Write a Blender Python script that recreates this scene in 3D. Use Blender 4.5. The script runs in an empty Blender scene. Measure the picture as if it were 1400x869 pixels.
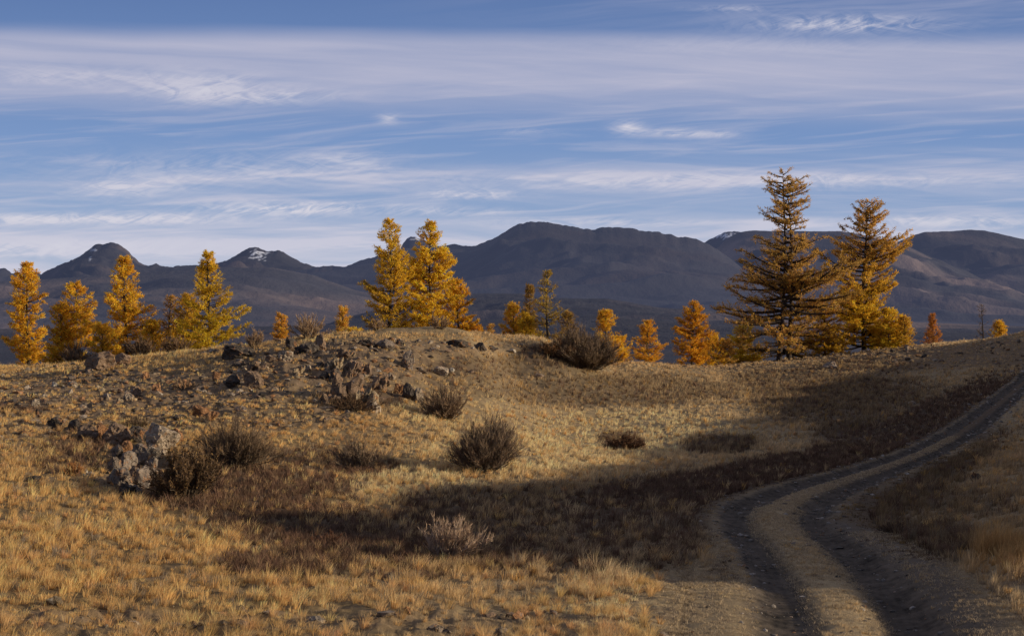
import bpy, math, random
import numpy as np

# ------------------------------------------------------------------ basics
S = bpy.context.scene
COL = S.collection
F = 1923.0            # focal length in photo pixels (photo 1400 x 869)
CX, CY = 700.0, 434.5
R = math.radians
rs = np.random.RandomState(7)

def tag(o, label=None, cat=None, group=None, kind=None):
    if label: o['label'] = label
    if cat: o['category'] = cat
    if group: o['group'] = group
    if kind: o['kind'] = kind
    return o

def empty(name, loc):
    o = bpy.data.objects.new(name, None); COL.objects.link(o)
    o.location = [float(c) for c in loc]; o.empty_display_size = 0.3
    return o

def mesh_obj(name, V, faces_list, mat, parent=None, col=None, smooth=False, loc=None):
    """faces_list: list of int arrays (n,3) or (n,4). col: per-vertex rgb"""
    V = np.asarray(V, dtype=np.float32)
    me = bpy.data.meshes.new(name)
    me.vertices.add(len(V)); me.vertices.foreach_set('co', V.ravel())
    fl = [np.asarray(f, dtype=np.int32) for f in faces_list if len(f)]
    nl = sum(f.size for f in fl); nf = sum(len(f) for f in fl)
    me.loops.add(nl); me.polygons.add(nf)
    me.loops.foreach_set('vertex_index', np.concatenate([f.ravel() for f in fl]))
    tot = np.concatenate([np.full(len(f), f.shape[1], np.int32) for f in fl])
    st = np.concatenate([[0], np.cumsum(tot)[:-1]]).astype(np.int32)
    me.polygons.foreach_set('loop_start', st)
    me.polygons.foreach_set('use_smooth', np.full(nf, smooth))
    if col is not None:
        c = np.ones((len(V), 4), np.float32); c[:, :3] = col
        a = me.color_attributes.new('Col', 'FLOAT_COLOR', 'POINT')
        a.data.foreach_set('color', c.ravel())
    me.update(calc_edges=True)
    me.materials.append(mat)
    o = bpy.data.objects.new(name, me); COL.objects.link(o)
    if parent: o.parent = parent
    if loc is not None: o.location = [float(c) for c in loc]
    return o

# ------------------------------------------------------------------ noise
_perm = np.random.RandomState(11).permutation(512)
_perm = np.concatenate([_perm, _perm, _perm])
_ga = np.random.RandomState(12).rand(512) * 2 * np.pi
_gx, _gy = np.cos(_ga), np.sin(_ga)
def perlin(x, y):
    x = np.asarray(x, float); y = np.asarray(y, float)
    xi = np.floor(x).astype(np.int64); yi = np.floor(y).astype(np.int64)
    xf = x - xi; yf = y - yi
    u = xf*xf*xf*(xf*(xf*6-15)+10); v = yf*yf*yf*(yf*(yf*6-15)+10)
    def g(a, b, fx, fy):
        h = _perm[_perm[a & 511] + (b & 511)]
        return _gx[h]*fx + _gy[h]*fy
    n00 = g(xi, yi, xf, yf); n10 = g(xi+1, yi, xf-1, yf)
    n01 = g(xi, yi+1, xf, yf-1); n11 = g(xi+1, yi+1, xf-1, yf-1)
    a = n00+(n10-n00)*u; b = n01+(n11-n01)*u
    return (a+(b-a)*v)*1.5
def fbm(x, y, octs=4, gain=.5, lac=2.03):
    s = 0; a = 1; t = 0
    for i in range(octs):
        s = s + a*perlin(x*lac**i+17.3*i, y*lac**i-9.1*i); t += a; a *= gain
    return s/t
def ridged(x, y, octs=4, gain=.5):
    s = 0; a = 1; t = 0
    for i in range(octs):
        s = s + a*(1-np.abs(perlin(x*2.07**i+31*i, y*2.07**i+5*i))*1.6); t += a; a *= gain
    return s/t
def sm(a, b, x):
    t = np.clip((x-a)/(b-a), 0, 1); return t*t*(3-2*t)

# ------------------------------------------------------------------ terrain
def P(px, py, D):
    return ((px-CX)/F*D, D, -(py-CY)/F*D)

ctrl = []
for px, py, D in [
    (-150,869,19.5),(150,869,20),(450,869,20),(750,869,20.3),(1050,869,20.5),(1260,869,20.6),(1340,869,20.1),(1420,869,19.5),(1560,869,18.9),
    (-100,800,23.5),(200,800,24),(500,800,24.6),(800,800,24.8),(1100,800,25),(1290,800,24.2),(1380,800,22.9),(1500,800,22.2),
    (0,750,27.5),(250,750,29),(500,750,30),(750,750,30.5),(1090,750,30),(1230,750,29.5),(1340,750,27.4),(1430,750,25.6),
    (-100,700,31.5),(150,700,33),(300,700,35),(500,700,37),(700,700,38.3),(1010,700,36.5),(1200,700,37.5),(1330,700,34.5),(1450,700,31),
    (0,650,38),(200,650,41),(400,650,43),(700,650,46.5),(1000,650,47),(1200,650,47),(1420,650,44),
    (-100,600,45),(0,600,46.5),(200,600,49),(450,600,52),(700,600,57),(1000,600,62),(1250,600,61),(1420,600,60),
    (0,550,59),(250,550,59),(450,550,58),(600,550,64),(800,550,80),(1000,550,85),(1250,550,80),(1420,550,76),
    (-100,515,80),(50,520,74),(250,515,69),(450,515,65),(600,510,72),(700,510,82),(850,512,106),(1000,515,112),(1200,510,106),(1400,510,97),
    (-150,505,105),(0,503,99),(110,497,90),(200,487,83),(300,478,79),(400,470,75),(470,467,74),(550,465,76),(650,467,80),(730,471,88),
    (800,483,97),(860,498,111),(950,500,124),(1020,498,124),(1100,490,127),(1200,479,129),(1300,470,131),(1400,464,134),(1550,457,136)]:
    x, y, z = P(px, py, D); ctrl.append((math.atan2(x, y), math.hypot(x, y), z))
for px, D, z in [(-150,140,-7),(0,135,-6.5),(110,128,-6),(200,120,-5),(300,112,-4.5),(400,108,-4.2),(550,112,-4.2),(650,114,-4.4),(730,118,-4.6),
                 (800,128,-5.2),(860,140,-6),(950,150,-6.5),(1100,155,-6),(1250,160,-5.5),(1400,165,-5.5),(1550,165,-5)]:
    ctrl.append((math.atan((px-CX)/F), D, z))
for th in range(-60, 61, 10):
    a = R(th)
    ctrl += [(a, 1, -1.7), (a, 4, -1.95), (a, 9, -3.1), (a, 14, -4.0), (a, 220, -13), (a, 330, -20), (a, 450, -26)]
for th in (-55, -40, -28):
    a = R(th); ctrl += [(a, 20, -4.3), (a, 33, -4.2), (a, 50, -3.8), (a, 80, -3.8), (a, 115, -5.0)]
for th in (28, 40, 55):
    a = R(th); ctrl += [(a, 20, -4.1), (a, 33, -4.4), (a, 50, -4.8), (a, 80, -4.5), (a, 120, -3.5)]
ctrl = np.array(ctrl)
CA = np.stack([ctrl[:, 0]*3.2, np.log(ctrl[:, 1])], 1); CZ = ctrl[:, 2]
def _k(d2): return 0.5*d2*np.log(d2+1e-12)
def _tps():
    n = len(CA)
    d2 = ((CA[:, None]-CA[None])**2).sum(-1)
    A = np.zeros((n+3, n+3)); A[:n, :n] = _k(d2)+np.eye(n)*2e-4
    A[:n, n] = 1; A[:n, n+1:] = CA; A[n, :n] = 1; A[n+1:, :n] = CA.T
    return np.linalg.solve(A, np.concatenate([CZ, [0, 0, 0]]))
W_ = _tps()
def base_h(X, Y):
    X = np.asarray(X, float).ravel(); Y = np.asarray(Y, float).ravel()
    th = np.arctan2(X, Y); r = np.maximum(np.hypot(X, Y), .5)
    out = np.empty(len(X)); n = len(CA)
    thc = np.clip(th, -R(58), R(58))
    for i in range(0, len(X), 40000):
        a = thc[i:i+40000]*3.2; b = np.log(r[i:i+40000])
        d2 = (a[:, None]-CA[:, 0])**2+(b[:, None]-CA[:, 1])**2
        out[i:i+40000] = _k(d2)@W_[:n]+W_[n]+W_[n+1]*a+W_[n+2]*b
    back = sm(R(50), R(85), np.abs(th))
    zb = np.interp(np.log(r), np.log([.5, 4, 9, 20, 50, 120, 220, 450]), [-1.7, -1.8, -2.5, -3.8, -4.3, -6, -12, -25])
    return out*(1-back)+zb*back

# sun
SUN_BACK = R(10)          # how far the sun stands behind the picture plane, to the right
SUN_EL = R(12.5)
sv = np.array([math.cos(SUN_BACK), -math.sin(SUN_BACK)])
tips = np.array([(39,118),(27.5,105),(16.5,86),(10,68),(3.5,52),(-1,43),(-5,37),(-7.5,34),(-5,31),(-.3,28),(3.9,25)], float)
tq = tips@np.array([-sv[1], sv[0]]); tp = tips@sv
qs = list(tq[::-1]); ps = list(tp[::-1])
def crest_p(q): return 21+(q-31)*0.17
tz = base_h(tips[:, 0], tips[:, 1])[::-1]
hz_ = np.array([z+(crest_p(q)-p)*math.tan(SUN_EL) for q, p, z in zip(qs, ps, tz)])
rq = np.array([-30, 5, 18, 22, 24.3]+qs+[126, 150, 200]); rz = np.array([-4.5, -4.3, -3.6, -3.1, -2.6]+list(hz_)+[-2.0, -5, -9])
def ridge(X, Y, H):
    q = -sv[1]*X+sv[0]*Y; p = sv[0]*X+sv[1]*Y
    z = np.interp(q, rq, rz)+.5*perlin(q*.18, 3.3)+.22*perlin(q*.7, 9.3)
    w = 8+np.clip(q-30, 0, 90)*.03
    g = np.exp(-((p-crest_p(q))/w)**2)
    g = g*sm(-25, 5, q)*(1-sm(150, 200, q))
    return H+(z-H)*g

def proj(X, Y, Z):
    Ys = np.maximum(Y, 1.0)
    return CX+X/Ys*F, CY-Z/Ys*F

def smooth_h(X, Y):
    return ridge(np.asarray(X, float), np.asarray(Y, float), base_h(X, Y))

def ground_hit(px, py, lo=14, hi=170):
    """first point of the smooth ground along the ray through a photo pixel"""
    D = np.exp(np.linspace(math.log(lo), math.log(hi), 1500))
    X = (px-CX)/F*D; Z = -(py-CY)/F*D
    h = smooth_h(X, D)
    i = np.argmax(h >= Z)
    if h[i] < Z[i]: i = np.argmin(np.abs(h[400:]-Z[400:])/D[400:])+400
    return X[i], D[i]

# --- track centre line
trk_px = [(1185,925),(1170,880),(1152,830),(1122,785),(1090,748),(1060,722),(1052,704),(1075,687),(1110,672),(1160,656),(1220,637),(1270,616),(1320,588),(1360,558),(1400,524)]
tw = np.array([ground_hit(*p) for p in trk_px])
tw = np.vstack([[tw[0]*.0+[3.2, 10]], tw, [tw[-1]+(tw[-1]-tw[-2])*1.2], [tw[-1]+(tw[-1]-tw[-2])*4]])
def smooth_line(Pn, n=400):
    d = np.concatenate([[0], np.cumsum(np.hypot(*np.diff(Pn, axis=0).T))])
    t = np.linspace(0, d[-1], n)
    q = np.stack([np.interp(t, d, Pn[:, 0]), np.interp(t, d, Pn[:, 1])], 1)
    k = np.hanning(27); k /= k.sum()
    pad = np.vstack([np.repeat(q[:1], 13, 0), q, np.repeat(q[-1:], 13, 0)])
    for _ in range(1):
        q = np.stack([np.convolve(pad[:, i], k, 'valid') for i in (0, 1)], 1)
    return q
TL = smooth_line(tw)
TT = np.gradient(TL, axis=0); TT /= np.hypot(*TT.T)[:, None]
TN = np.stack([TT[:, 1], -TT[:, 0]], 1)     # right-hand normal
def track_dist(X, Y):
    X = np.asarray(X, float).ravel(); Y = np.asarray(Y, float).ravel()
    lat = np.full(len(X), 99.0); along = np.zeros(len(X))
    sel = np.where((X > TL[:, 0].min()-9) & (X < TL[:, 0].max()+9) & (Y > 5) & (Y < TL[:, 1].max()+9))[0]
    for i in range(0, len(sel), 30000):
        s = sel[i:i+30000]
        d2 = (X[s, None]-TL[:, 0])**2+(Y[s, None]-TL[:, 1])**2
        j = d2.argmin(1)
        dx = X[s]-TL[j, 0]; dy = Y[s]-TL[j, 1]
        l = dx*TN[j, 0]+dy*TN[j, 1]
        l = np.where(np.abs(l) < 0.3*np.sqrt(d2.min(1)), np.sign(l+1e-9)*np.sqrt(d2.min(1)), l)
        lat[s] = l/(1-.36*sm(36, 56, TL[j, 1])); along[s] = j
    return lat, along

HEATH = [(330,672,140,36,1.1),(500,745,150,32,.85),(640,700,120,30,.75),(900,700,150,40,.8),(760,770,160,22,.55),(240,655,60,30,.7),(120,618,75,26,.7),(400,715,130,34,.9),(385,772,85,20,1),(480,637,60,18,.8),(420,628,80,16,.6),
         (620,735,110,35,.8),(780,700,190,36,.65),(880,740,110,30,.55),(850,535,170,22,.65),(850,605,30,12,1),(985,608,50,14,1.1),(1150,545,130,35,.75),(1240,590,130,22,1),
         (1110,655,120,20,.9),(980,680,110,32,.8),(755,487,60,13,.9),(690,502,120,16,.6),(1180,722,70,22,.8),(1260,745,80,32,.9),(650,522,60,20,.4),
         (1180,500,80,10,.6),(1080,520,90,14,.6),(560,780,70,12,.5),(1010,780,40,25,.5),(490,545,60,14,.7),(1330,690,60,20,.4),(20,560,50,12,.3)]
ROCKY = [(200,540,240,34,1),(450,500,150,34,1.1),(540,478,130,13,.9),(330,568,160,24,.8),(60,585,100,26,.8),(690,478,60,8,.5),(1260,489,210,16,.9),
         (1120,505,160,12,.6),(200,852,320,20,.55),(640,852,250,13,.5),(100,520,120,14,.6),(545,535,45,12,.7),(180,640,70,30,.6),(1380,480,70,16,.9)]
def blobs(px, py, L, n1, n2):
    m = np.zeros(len(px))
    for cx, cy, rx, ry, s in L:
        d = np.sqrt(((px-cx)/rx)**2+((py-cy)/ry)**2)+n1*.45+n2*.2
        m = np.maximum(m, s*(1-sm(.72, 1.30, d)))
    return m
def masks(X, Y, Z):
    px, py = proj(X, Y, Z)
    n1 = fbm(X*.22, Y*.14, 4); n2 = fbm(X*1.1+5, Y*.8, 3)
    front = (Y > 8)
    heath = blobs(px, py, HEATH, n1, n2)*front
    rocky = blobs(px, py, ROCKY, n1, n2)*front
    lat, al = track_dist(X, Y)
    # dark heath border on the outer side of the bend
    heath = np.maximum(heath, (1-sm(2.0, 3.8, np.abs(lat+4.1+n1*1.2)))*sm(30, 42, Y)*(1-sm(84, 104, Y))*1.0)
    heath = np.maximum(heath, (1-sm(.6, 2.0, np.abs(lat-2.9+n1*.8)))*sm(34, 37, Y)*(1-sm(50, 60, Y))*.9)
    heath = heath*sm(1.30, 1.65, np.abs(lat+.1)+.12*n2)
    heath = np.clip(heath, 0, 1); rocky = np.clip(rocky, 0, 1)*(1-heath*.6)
    return px, py, heath, rocky, lat, al, n1, n2

def full_h(X, Y, fine=True):
    X = np.asarray(X, float).ravel(); Y = np.asarray(Y, float).ravel()
    H = smooth_h(X, Y)
    px, py, heath, rocky, lat, al, n1, n2 = masks(X, Y, H)
    r = np.hypot(X, Y); near = 1-sm(150, 260, r)
    off = sm(1.6, 3.4, np.abs(lat))
    h = H+near*off*(.10*fbm(X*.35, Y*.35, 3)+.07*fbm(X*1.7, Y*1.7, 3)*(1+heath)*sm(10, 16, r)+.035*fbm(X*5, Y*5, 2)*sm(10, 16, r))
    # the stony knoll
    h += near*rocky*off*(.38*ridged(X*.5, Y*.5, 4, .6)-.18+.12*fbm(X*3.1, Y*3.1, 3))
    # ruts and verges
    nn = perlin(X*.8, Y*.8)
    for c, d in ((-.86, .075), (.86, .085)):
        h -= d*np.exp(-((lat-c+.10*nn+.07*perlin(X*2.7,Y*2.7))/.40)**4)*near
    h += .05*np.exp(-((lat)/.42)**2)
    h += .06*np.exp(-((np.abs(lat)-1.75)/.4)**2)
    h += .012*perlin(X*7, Y*7)*np.exp(-(lat/1.8)**4)
    return h, px, py, heath, rocky, lat, al, n1, n2

GOLD = np.array([.38, .25, .11]); PALE = np.array([.50, .37, .205]); SOIL = np.array([.155, .108, .068])
HEA = np.array([.062, .040, .028]); RUT = np.array([.062, .049, .038]); VERGE = np.array([.125, .098, .072]); GRIT = np.array([.185, .128, .078])
def ground_col(X, Y, px, py, heath, rocky, lat, al, n1, n2):
    n3 = fbm(X*2.3+9, Y*2.3, 4)[:, None]; n4 = fbm(X*.6+40, Y*.45, 3)[:, None]
    left = (1-sm(250, 900, px))[:, None]
    c = (GOLD*left+PALE*(1-left))*.62*(1+.35*n3+.35*n4)
    soil = sm(-.05, .5, n3*.8+n4*.5)*.8
    c = c*(1-soil)+SOIL*(1+.3*n3)*soil
    rk = GRIT*(1+.5*n3)+np.clip(n4, 0, 1)*np.array([.05, .02, 0])
    c = c*(1-rocky[:, None])+rk*rocky[:, None]
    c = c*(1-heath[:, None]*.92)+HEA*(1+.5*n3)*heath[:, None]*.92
    a = np.abs(lat)[:, None]; la = lat[:, None]
    near = (1-sm(34, 50, Y))[:, None]
    hw_ = 1.45+.75*((la > 0)*(1-sm(33, 36, Y[:,None])))
    road = 1-sm(hw_-.35, hw_+.35, a+.35*n4)
    nar = .55+.45*near
    med = (PALE*.75*near+SOIL*.75*(1-near))*(1+.25*n3)
    ver = (VERGE*near+RUT*1.5*(1-near))*(1+.3*n3)
    c = c*(1-road)+ver*road
    mw = .40+.22*near
    c = c*(1-np.exp(-(la/mw)**4))+med*np.exp(-(la/mw)**4)
    n5 = fbm(X*6.5, Y*5, 4)[:, None]
    r1 = np.exp(-((a-.88+.14*n4+.12*n3+.22*n5)/(.48+.12*(1-near)))**6)*(.85+.15*np.sin(la*38+n4*4))
    c = c*(1-r1)+RUT*(1+1.0*n3+.5*n4+.9*n5)*r1
    return np.clip(c, .005, 1)

def grid_faces(nr, nc):
    i = np.arange(nr-1)[:, None]*nc+np.arange(nc-1)[None]
    i = i.ravel()
    return np.stack([i, i+1, i+nc+1, i+nc], 1)

# ------------------------------------------------------------------ node helper
class NT:
    def __init__(s, tree): s.t = tree; s.t.nodes.clear()
    def n(s, typ, **kw):
        nd = s.t.nodes.new(typ)
        for k, v in kw.items(): setattr(nd, k, v)
        return nd
    def set(s, sock, v):
        if isinstance(v, E): v = v.o
        if isinstance(v, bpy.types.NodeSocket): s.t.links.new(v, sock)
        elif isinstance(v, (tuple, list)) and len(v) == 3 and sock.type == 'RGBA': sock.default_value = (*v, 1)
        else: sock.default_value = v
    def math(s, op, *a):
        nd = s.n('ShaderNodeMath', operation=op)
        for i, v in enumerate(a): s.set(nd.inputs[i], v)
        return E(s, nd.outputs[0])
    def smooth(s, x, a, b):
        nd = s.n('ShaderNodeMapRange', interpolation_type='SMOOTHSTEP')
        s.set(nd.inputs[0], x); nd.inputs[1].default_value = a; nd.inputs[2].default_value = b
        nd.inputs[3].default_value = 0; nd.inputs[4].default_value = 1
        return E(s, nd.outputs[0])
    def noise(s, vec, scale, detail=4, rough=.55, dist=0):
        nd = s.n('ShaderNodeTexNoise')
        if vec is not None: s.set(nd.inputs['Vector'], vec)
        nd.inputs['Scale'].default_value = scale; nd.inputs['Detail'].default_value = detail
        nd.inputs['Roughness'].default_value = rough; nd.inputs['Distortion'].default_value = dist
        return E(s, nd.outputs['Fac'])
    def vec(s, x, y, z=0.0):
        nd = s.n('ShaderNodeCombineXYZ')
        for i, v in enumerate((x, y, z)): s.set(nd.inputs[i], v)
        return nd.outputs[0]
    def mix(s, f, a, b, mode='MIX'):
        nd = s.n('ShaderNodeMix', data_type='RGBA', blend_type=mode)
        s.set(nd.inputs[0], f); s.set(nd.inputs[6], a); s.set(nd.inputs[7], b)
        return nd.outputs[2]
class E:
    def __init__(s, nt, o): s.nt = nt; s.o = o
    def __add__(s, b): return s.nt.math('ADD', s, b)
    __radd__ = __add__
    def __sub__(s, b): return s.nt.math('SUBTRACT', s, b)
    def __rsub__(s, b): return s.nt.math('SUBTRACT', b, s)
    def __mul__(s, b): return s.nt.math('MULTIPLY', s, b)
    __rmul__ = __mul__
    def __truediv__(s, b): return s.nt.math('DIVIDE', s, b)

def new_mat(name):
    m = bpy.data.materials.new(name); m.use_nodes = True
    return m, NT(m.node_tree)

def vc_mat(name, rough=.9, spec=.1, noise=None, var=.3, bump=0, bscale=30, transl=0, haze=None, coords='Object'):
    m, t = new_mat(name)
    out = t.n('ShaderNodeOutputMaterial')
    at = t.n('ShaderNodeVertexColor', layer_name='Col')
    col = at.outputs[0]
    tc = t.n('ShaderNodeTexCoord')
    if noise:
        f = t.noise(tc.outputs[coords], noise, 6, .65)
        k = (f-.5)*(var*3.0)+1.0
        g = t.vec(k, k, k)
        col = t.mix(1.0, col, g, 'MULTIPLY')
    b = t.n('ShaderNodeBsdfPrincipled')
    t.set(b.inputs['Base Color'], col); b.inputs['Roughness'].default_value = rough
    b.inputs['Specular IOR Level'].default_value = spec
    if bump:
        bn = t.n('ShaderNodeBump'); bn.inputs['Strength'].default_value = .9; bn.inputs['Distance'].default_value = bump
        h = t.noise(tc.outputs[coords], bscale, 7, .7)
        t.set(bn.inputs['Height'], h); t.t.links.new(bn.outputs[0], b.inputs['Normal'])
    sh = b.outputs[0]
    if transl:
        tr = t.n('ShaderNodeBsdfTranslucent'); t.set(tr.inputs[0], col)
        mx = t.n('ShaderNodeMixShader'); mx.inputs[0].default_value = transl
        t.t.links.new(sh, mx.inputs[1]); t.t.links.new(tr.outputs[0], mx.inputs[2]); sh = mx.outputs[0]
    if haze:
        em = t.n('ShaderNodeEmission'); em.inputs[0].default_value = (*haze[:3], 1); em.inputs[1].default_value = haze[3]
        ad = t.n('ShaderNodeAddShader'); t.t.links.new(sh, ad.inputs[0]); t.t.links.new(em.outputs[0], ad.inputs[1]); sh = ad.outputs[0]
    t.t.links.new(sh, out.inputs[0])
    return m

M_ground = vc_mat('ground_soil', noise=9, var=.35, bump=.03, bscale=14)
M_track = vc_mat('track_dirt', noise=14, var=.3, bump=.03, bscale=16)
M_grass = vc_mat('dry_grass', rough=.8, transl=.48)
M_heath = vc_mat('heath_twigs', rough=.9, transl=.1)
M_needle = vc_mat('larch_needles', rough=.75, transl=.52)
M_bark = vc_mat('bark', rough=.95, noise=3, var=.3)
M_twig = vc_mat('dry_twigs', rough=.9)

# ------------------------------------------------------------------ ground sheet
fine_th = np.arange(-24, 24.01, .07)
cth = np.concatenate([np.arange(-180, -30, 6), np.arange(-30, -24, .6), fine_th, np.arange(24.6, 60, .8), np.arange(60, 180.1, 6)])
cth = np.unique(np.concatenate([cth, [180.]]))
rr = np.concatenate([np.linspace(.3, 12, 22)[:-1], np.exp(np.arange(math.log(12), math.log(150), .0042)), np.exp(np.linspace(math.log(150), math.log(450), 45))[1:]])
TH, RR = np.meshgrid(R(1)*cth, rr)
GX = (RR*np.sin(TH)).ravel(); GY = (RR*np.cos(TH)).ravel()
h, px, py, he, ro, lat, al, n1, n2 = full_h(GX, GY)
gcol = ground_col(GX, GY, px, py, he, ro, lat, al, n1, n2)
under = (np.abs(lat) < 2.55) & (al > 2) & (al < 396)
gz = h-.035*under
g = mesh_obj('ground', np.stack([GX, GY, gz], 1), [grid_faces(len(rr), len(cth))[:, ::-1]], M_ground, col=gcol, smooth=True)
tag(g, 'dry hillside ground of tan soil and grit', kind='structure')

# track strip
nl = 110
ii = np.linspace(1, 398, 2200); lats = np.linspace(-2.6, 2.6, nl)
cxs = np.interp(ii, np.arange(400), TL[:, 0]); cys = np.interp(ii, np.arange(400), TL[:, 1])
nx = np.interp(ii, np.arange(400), TN[:, 0]); ny = np.interp(ii, np.arange(400), TN[:, 1])
lw = (1-.36*sm(36, 56, cys))[:, None]
TXg = (cxs[:, None]+nx[:, None]*lats*lw).ravel(); TYg = (cys[:, None]+ny[:, None]*lats*lw).ravel()
h2, px2, py2, he2, ro2, lat2, al2, m1, m2 = full_h(TXg, TYg)
edge = np.tile(sm(2.3, 2.6, np.abs(lats)), len(ii))
tcol = ground_col(TXg, TYg, px2, py2, he2, ro2, lat2, al2, m1, m2)
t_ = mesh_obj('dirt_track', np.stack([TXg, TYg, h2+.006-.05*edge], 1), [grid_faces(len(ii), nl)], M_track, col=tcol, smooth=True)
tag(t_, 'two rutted dirt track with a grassy middle strip winding uphill', kind='structure')

def hz(x, y):
    return float(full_h([x], [y])[0][0])

# ------------------------------------------------------------------ valley and mountains
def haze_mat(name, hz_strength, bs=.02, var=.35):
    return vc_mat(name, noise=bs, var=var, bump=14, bscale=bs*1.3, haze=(.42, .52, .94, hz_strength*2.25), coords='Object')  # distance haze painted on as a blue glow of the surface itself

def layer(name, sil, Dc, Wd, zf, hz_s, base, lit, lam=420, amp=.22, skew=.3, p=1.15, jag=0, seed=0, snow=None, bs=.006, rows=130):
    pxs = np.arange(-260, 1661, 2.6)
    sil = np.array(sil, float)
    cy = np.interp(pxs, sil[:, 0], sil[:, 1])
    k = np.hanning(5); k /= k.sum(); cy = np.convolve(np.pad(cy, 2, 'edge'), k, 'valid')
    cy = cy+jag*perlin(pxs*.11+seed, seed*3.1)+jag*1.0*(np.abs(perlin(pxs*.23+seed, seed*7.7))-.2)*1.6+.35*perlin(pxs*.2, seed+.5)
    zc = (CY-cy)/F*Dc
    t = np.concatenate([[-.08], np.linspace(0, 1, rows)**1.15])
    T, PX = np.meshgrid(t, pxs, indexing='ij'); ZC = np.broadcast_to(zc, T.shape)
    Tp = np.clip(T, 0, 1)
    kb = np.hanning(61); kb /= kb.sum(); zs = np.convolve(np.pad(zc, 30, 'edge'), kb, 'valid')
    bl = sm(0.0, .16, Tp); ZC = ZC*(1-bl)+zs[None]*bl
    Dd = Dc-Wd*T
    X = (PX-CX)/F*(Dc-Wd*T*.35); s = X
    warp = 240*fbm(s/800+seed, Tp*2.6+seed, 4)
    sp = ridged((s+skew*Tp*Wd+warp)/lam+seed*1.7, Tp*2.4*Wd/lam+seed, 5, .42)-.62
    fine = ridged((s+skew*Tp*Wd*1.4+warp)/(lam*.38)+seed, Tp*3.5*Wd/lam, 4, .5)-.62
    env = np.minimum(1, Tp*3.2)**1.1*(1-Tp)**.5
    z = zf+(ZC-zf)*(1-Tp)**p+(ZC-zf)*(amp*sp*1.6+amp*.34*fine)*env
    z = np.where(T < 0, ZC-60, z)
    n = fbm((s+skew*Tp*Wd)/240+seed, Tp*Wd/300, 4)
    c = base*(1+.35*n[..., None])+np.clip(fbm((s+skew*Tp*Wd*1.3+warp)/500+9, Tp*2.2*Wd/1000+seed, 4)+.05, 0, 1)[..., None]*(lit-base)*1.3  # brown patches mixed into the colour by noise stand for sunlit slopes
    if snow:
        for sx, sy, rx, ry in snow:
            pyv = CY-z/Dd*F; pxv = CX+X/Dd*F
            m = (((pxv-sx)/rx)**2+((pyv-sy)/ry)**2+3.2*np.abs(fbm(s/34+z/20, z/26-s/60, 4))+1.6*fbm(s/15, z/9, 3)) < .75
            c = np.where(m[..., None], np.array([.42, .44, .5]), c)
    V = np.stack([X, Dd, z], -1).reshape(-1, 3)
    o = mesh_obj(name, V, [grid_faces(len(t), len(pxs))[:, ::-1]], haze_mat(name+'_rock', hz_s, bs), col=c.reshape(-1, 3), smooth=True)
    return o

B1 = np.array([.026, .025, .029]); B2 = np.array([.085, .062, .054])
SKY_A = [(-300,380),(-60,372),(0,367),(5,366),(12,369),(18,374),(25,372),(30,373),(45,371),(53,373),(70,380),(200,392),(540,380),(545,345),(555,326),(563,323),(575,326),(590,333),(640,352),(930,360),(960,333),(980,322),(990,317),(1000,316),(1020,318),(1060,330),(1250,345),(1700,380)]
SKY_B = [(-300,400),(40,392),(53,379),(65,369),(85,362),(110,350),(125,338),(133,333),(143,334),(150,330),(158,332),(170,338),(180,348),(190,358),(200,363),(207,362),(213,359),(218,363),(235,365),(245,363),(275,362),(295,360),(312,355),(325,347),(340,339),(348,337),(358,340),(366,344),(378,342),(387,343),(396,350),(410,357),(425,363),(440,366),(455,367),(600,390),(800,420),(1700,430)]
SKY_C = [(-300,420),(330,415),(400,372),(440,364),(455,363),(470,365),(480,361),(495,355),(510,352),(525,345),(545,340),(575,338),(605,336),(620,333),(635,336),(650,336),(663,330),(675,326),(690,317),(697,312),(706,307),(722,303),(735,303),(750,304),(765,307),(780,309),(795,312),(812,314),(822,311),(835,310),(860,311),(875,315),(890,317),(900,316),(910,321),(915,319),(925,324),(940,324),(950,326),(965,332),(975,337),(1000,354),(1030,378),(1080,405),(1150,425),(1700,445)]
SKY_D = [(-300,440),(800,430),(940,380),(975,345),(995,325),(1010,318),(1025,315),(1060,316),(1120,316),(1150,316),(1175,320),(1200,326),(1222,331),(1240,336),(1270,350),(1310,367),(1350,388),(1375,402),(1450,425),(1700,445)]
SKY_E = [(-300,440),(1100,400),(1180,350),(1226,331),(1250,321),(1265,317),(1300,316),(1325,314),(1345,315),(1365,319),(1400,327),(1480,345),(1700,400)]
SKY_F = [(-300,380),(0,384),(55,382),(100,379),(150,375),(200,372),(250,369),(300,365),(340,366),(375,366),(395,370),(430,376),(450,384),(470,391),(490,398),(540,405),(600,425),(700,442),(1700,460)]
SKY_G = [(-300,470),(430,450),(520,420),(600,403),(640,401),(715,401),(725,405),(760,407),(800,408),(830,408),(860,413),(900,420),(930,422),(960,421),(1000,431),(1100,438),(1250,440),(1400,446),(1700,450)]
SKY_H = [(-300,452),(200,448),(350,446),(600,440),(760,432),(820,428),(870,436),(1000,446),(1120,452),(1400,456),(1700,458)]
def st(o, l): tag(o, l, kind='structure')
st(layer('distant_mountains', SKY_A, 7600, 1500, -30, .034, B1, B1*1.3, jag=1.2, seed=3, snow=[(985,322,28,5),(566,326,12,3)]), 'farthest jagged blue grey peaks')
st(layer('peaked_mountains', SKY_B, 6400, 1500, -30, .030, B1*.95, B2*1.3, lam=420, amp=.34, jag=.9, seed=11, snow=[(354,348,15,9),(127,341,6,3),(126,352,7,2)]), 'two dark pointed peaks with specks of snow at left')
st(layer('far_right_mountain', SKY_E, 6300, 1700, -30, .034, B1, B2*1.2, lam=900, amp=.22, skew=-.9, seed=23), 'broad hazy mountain at far right')
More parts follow.
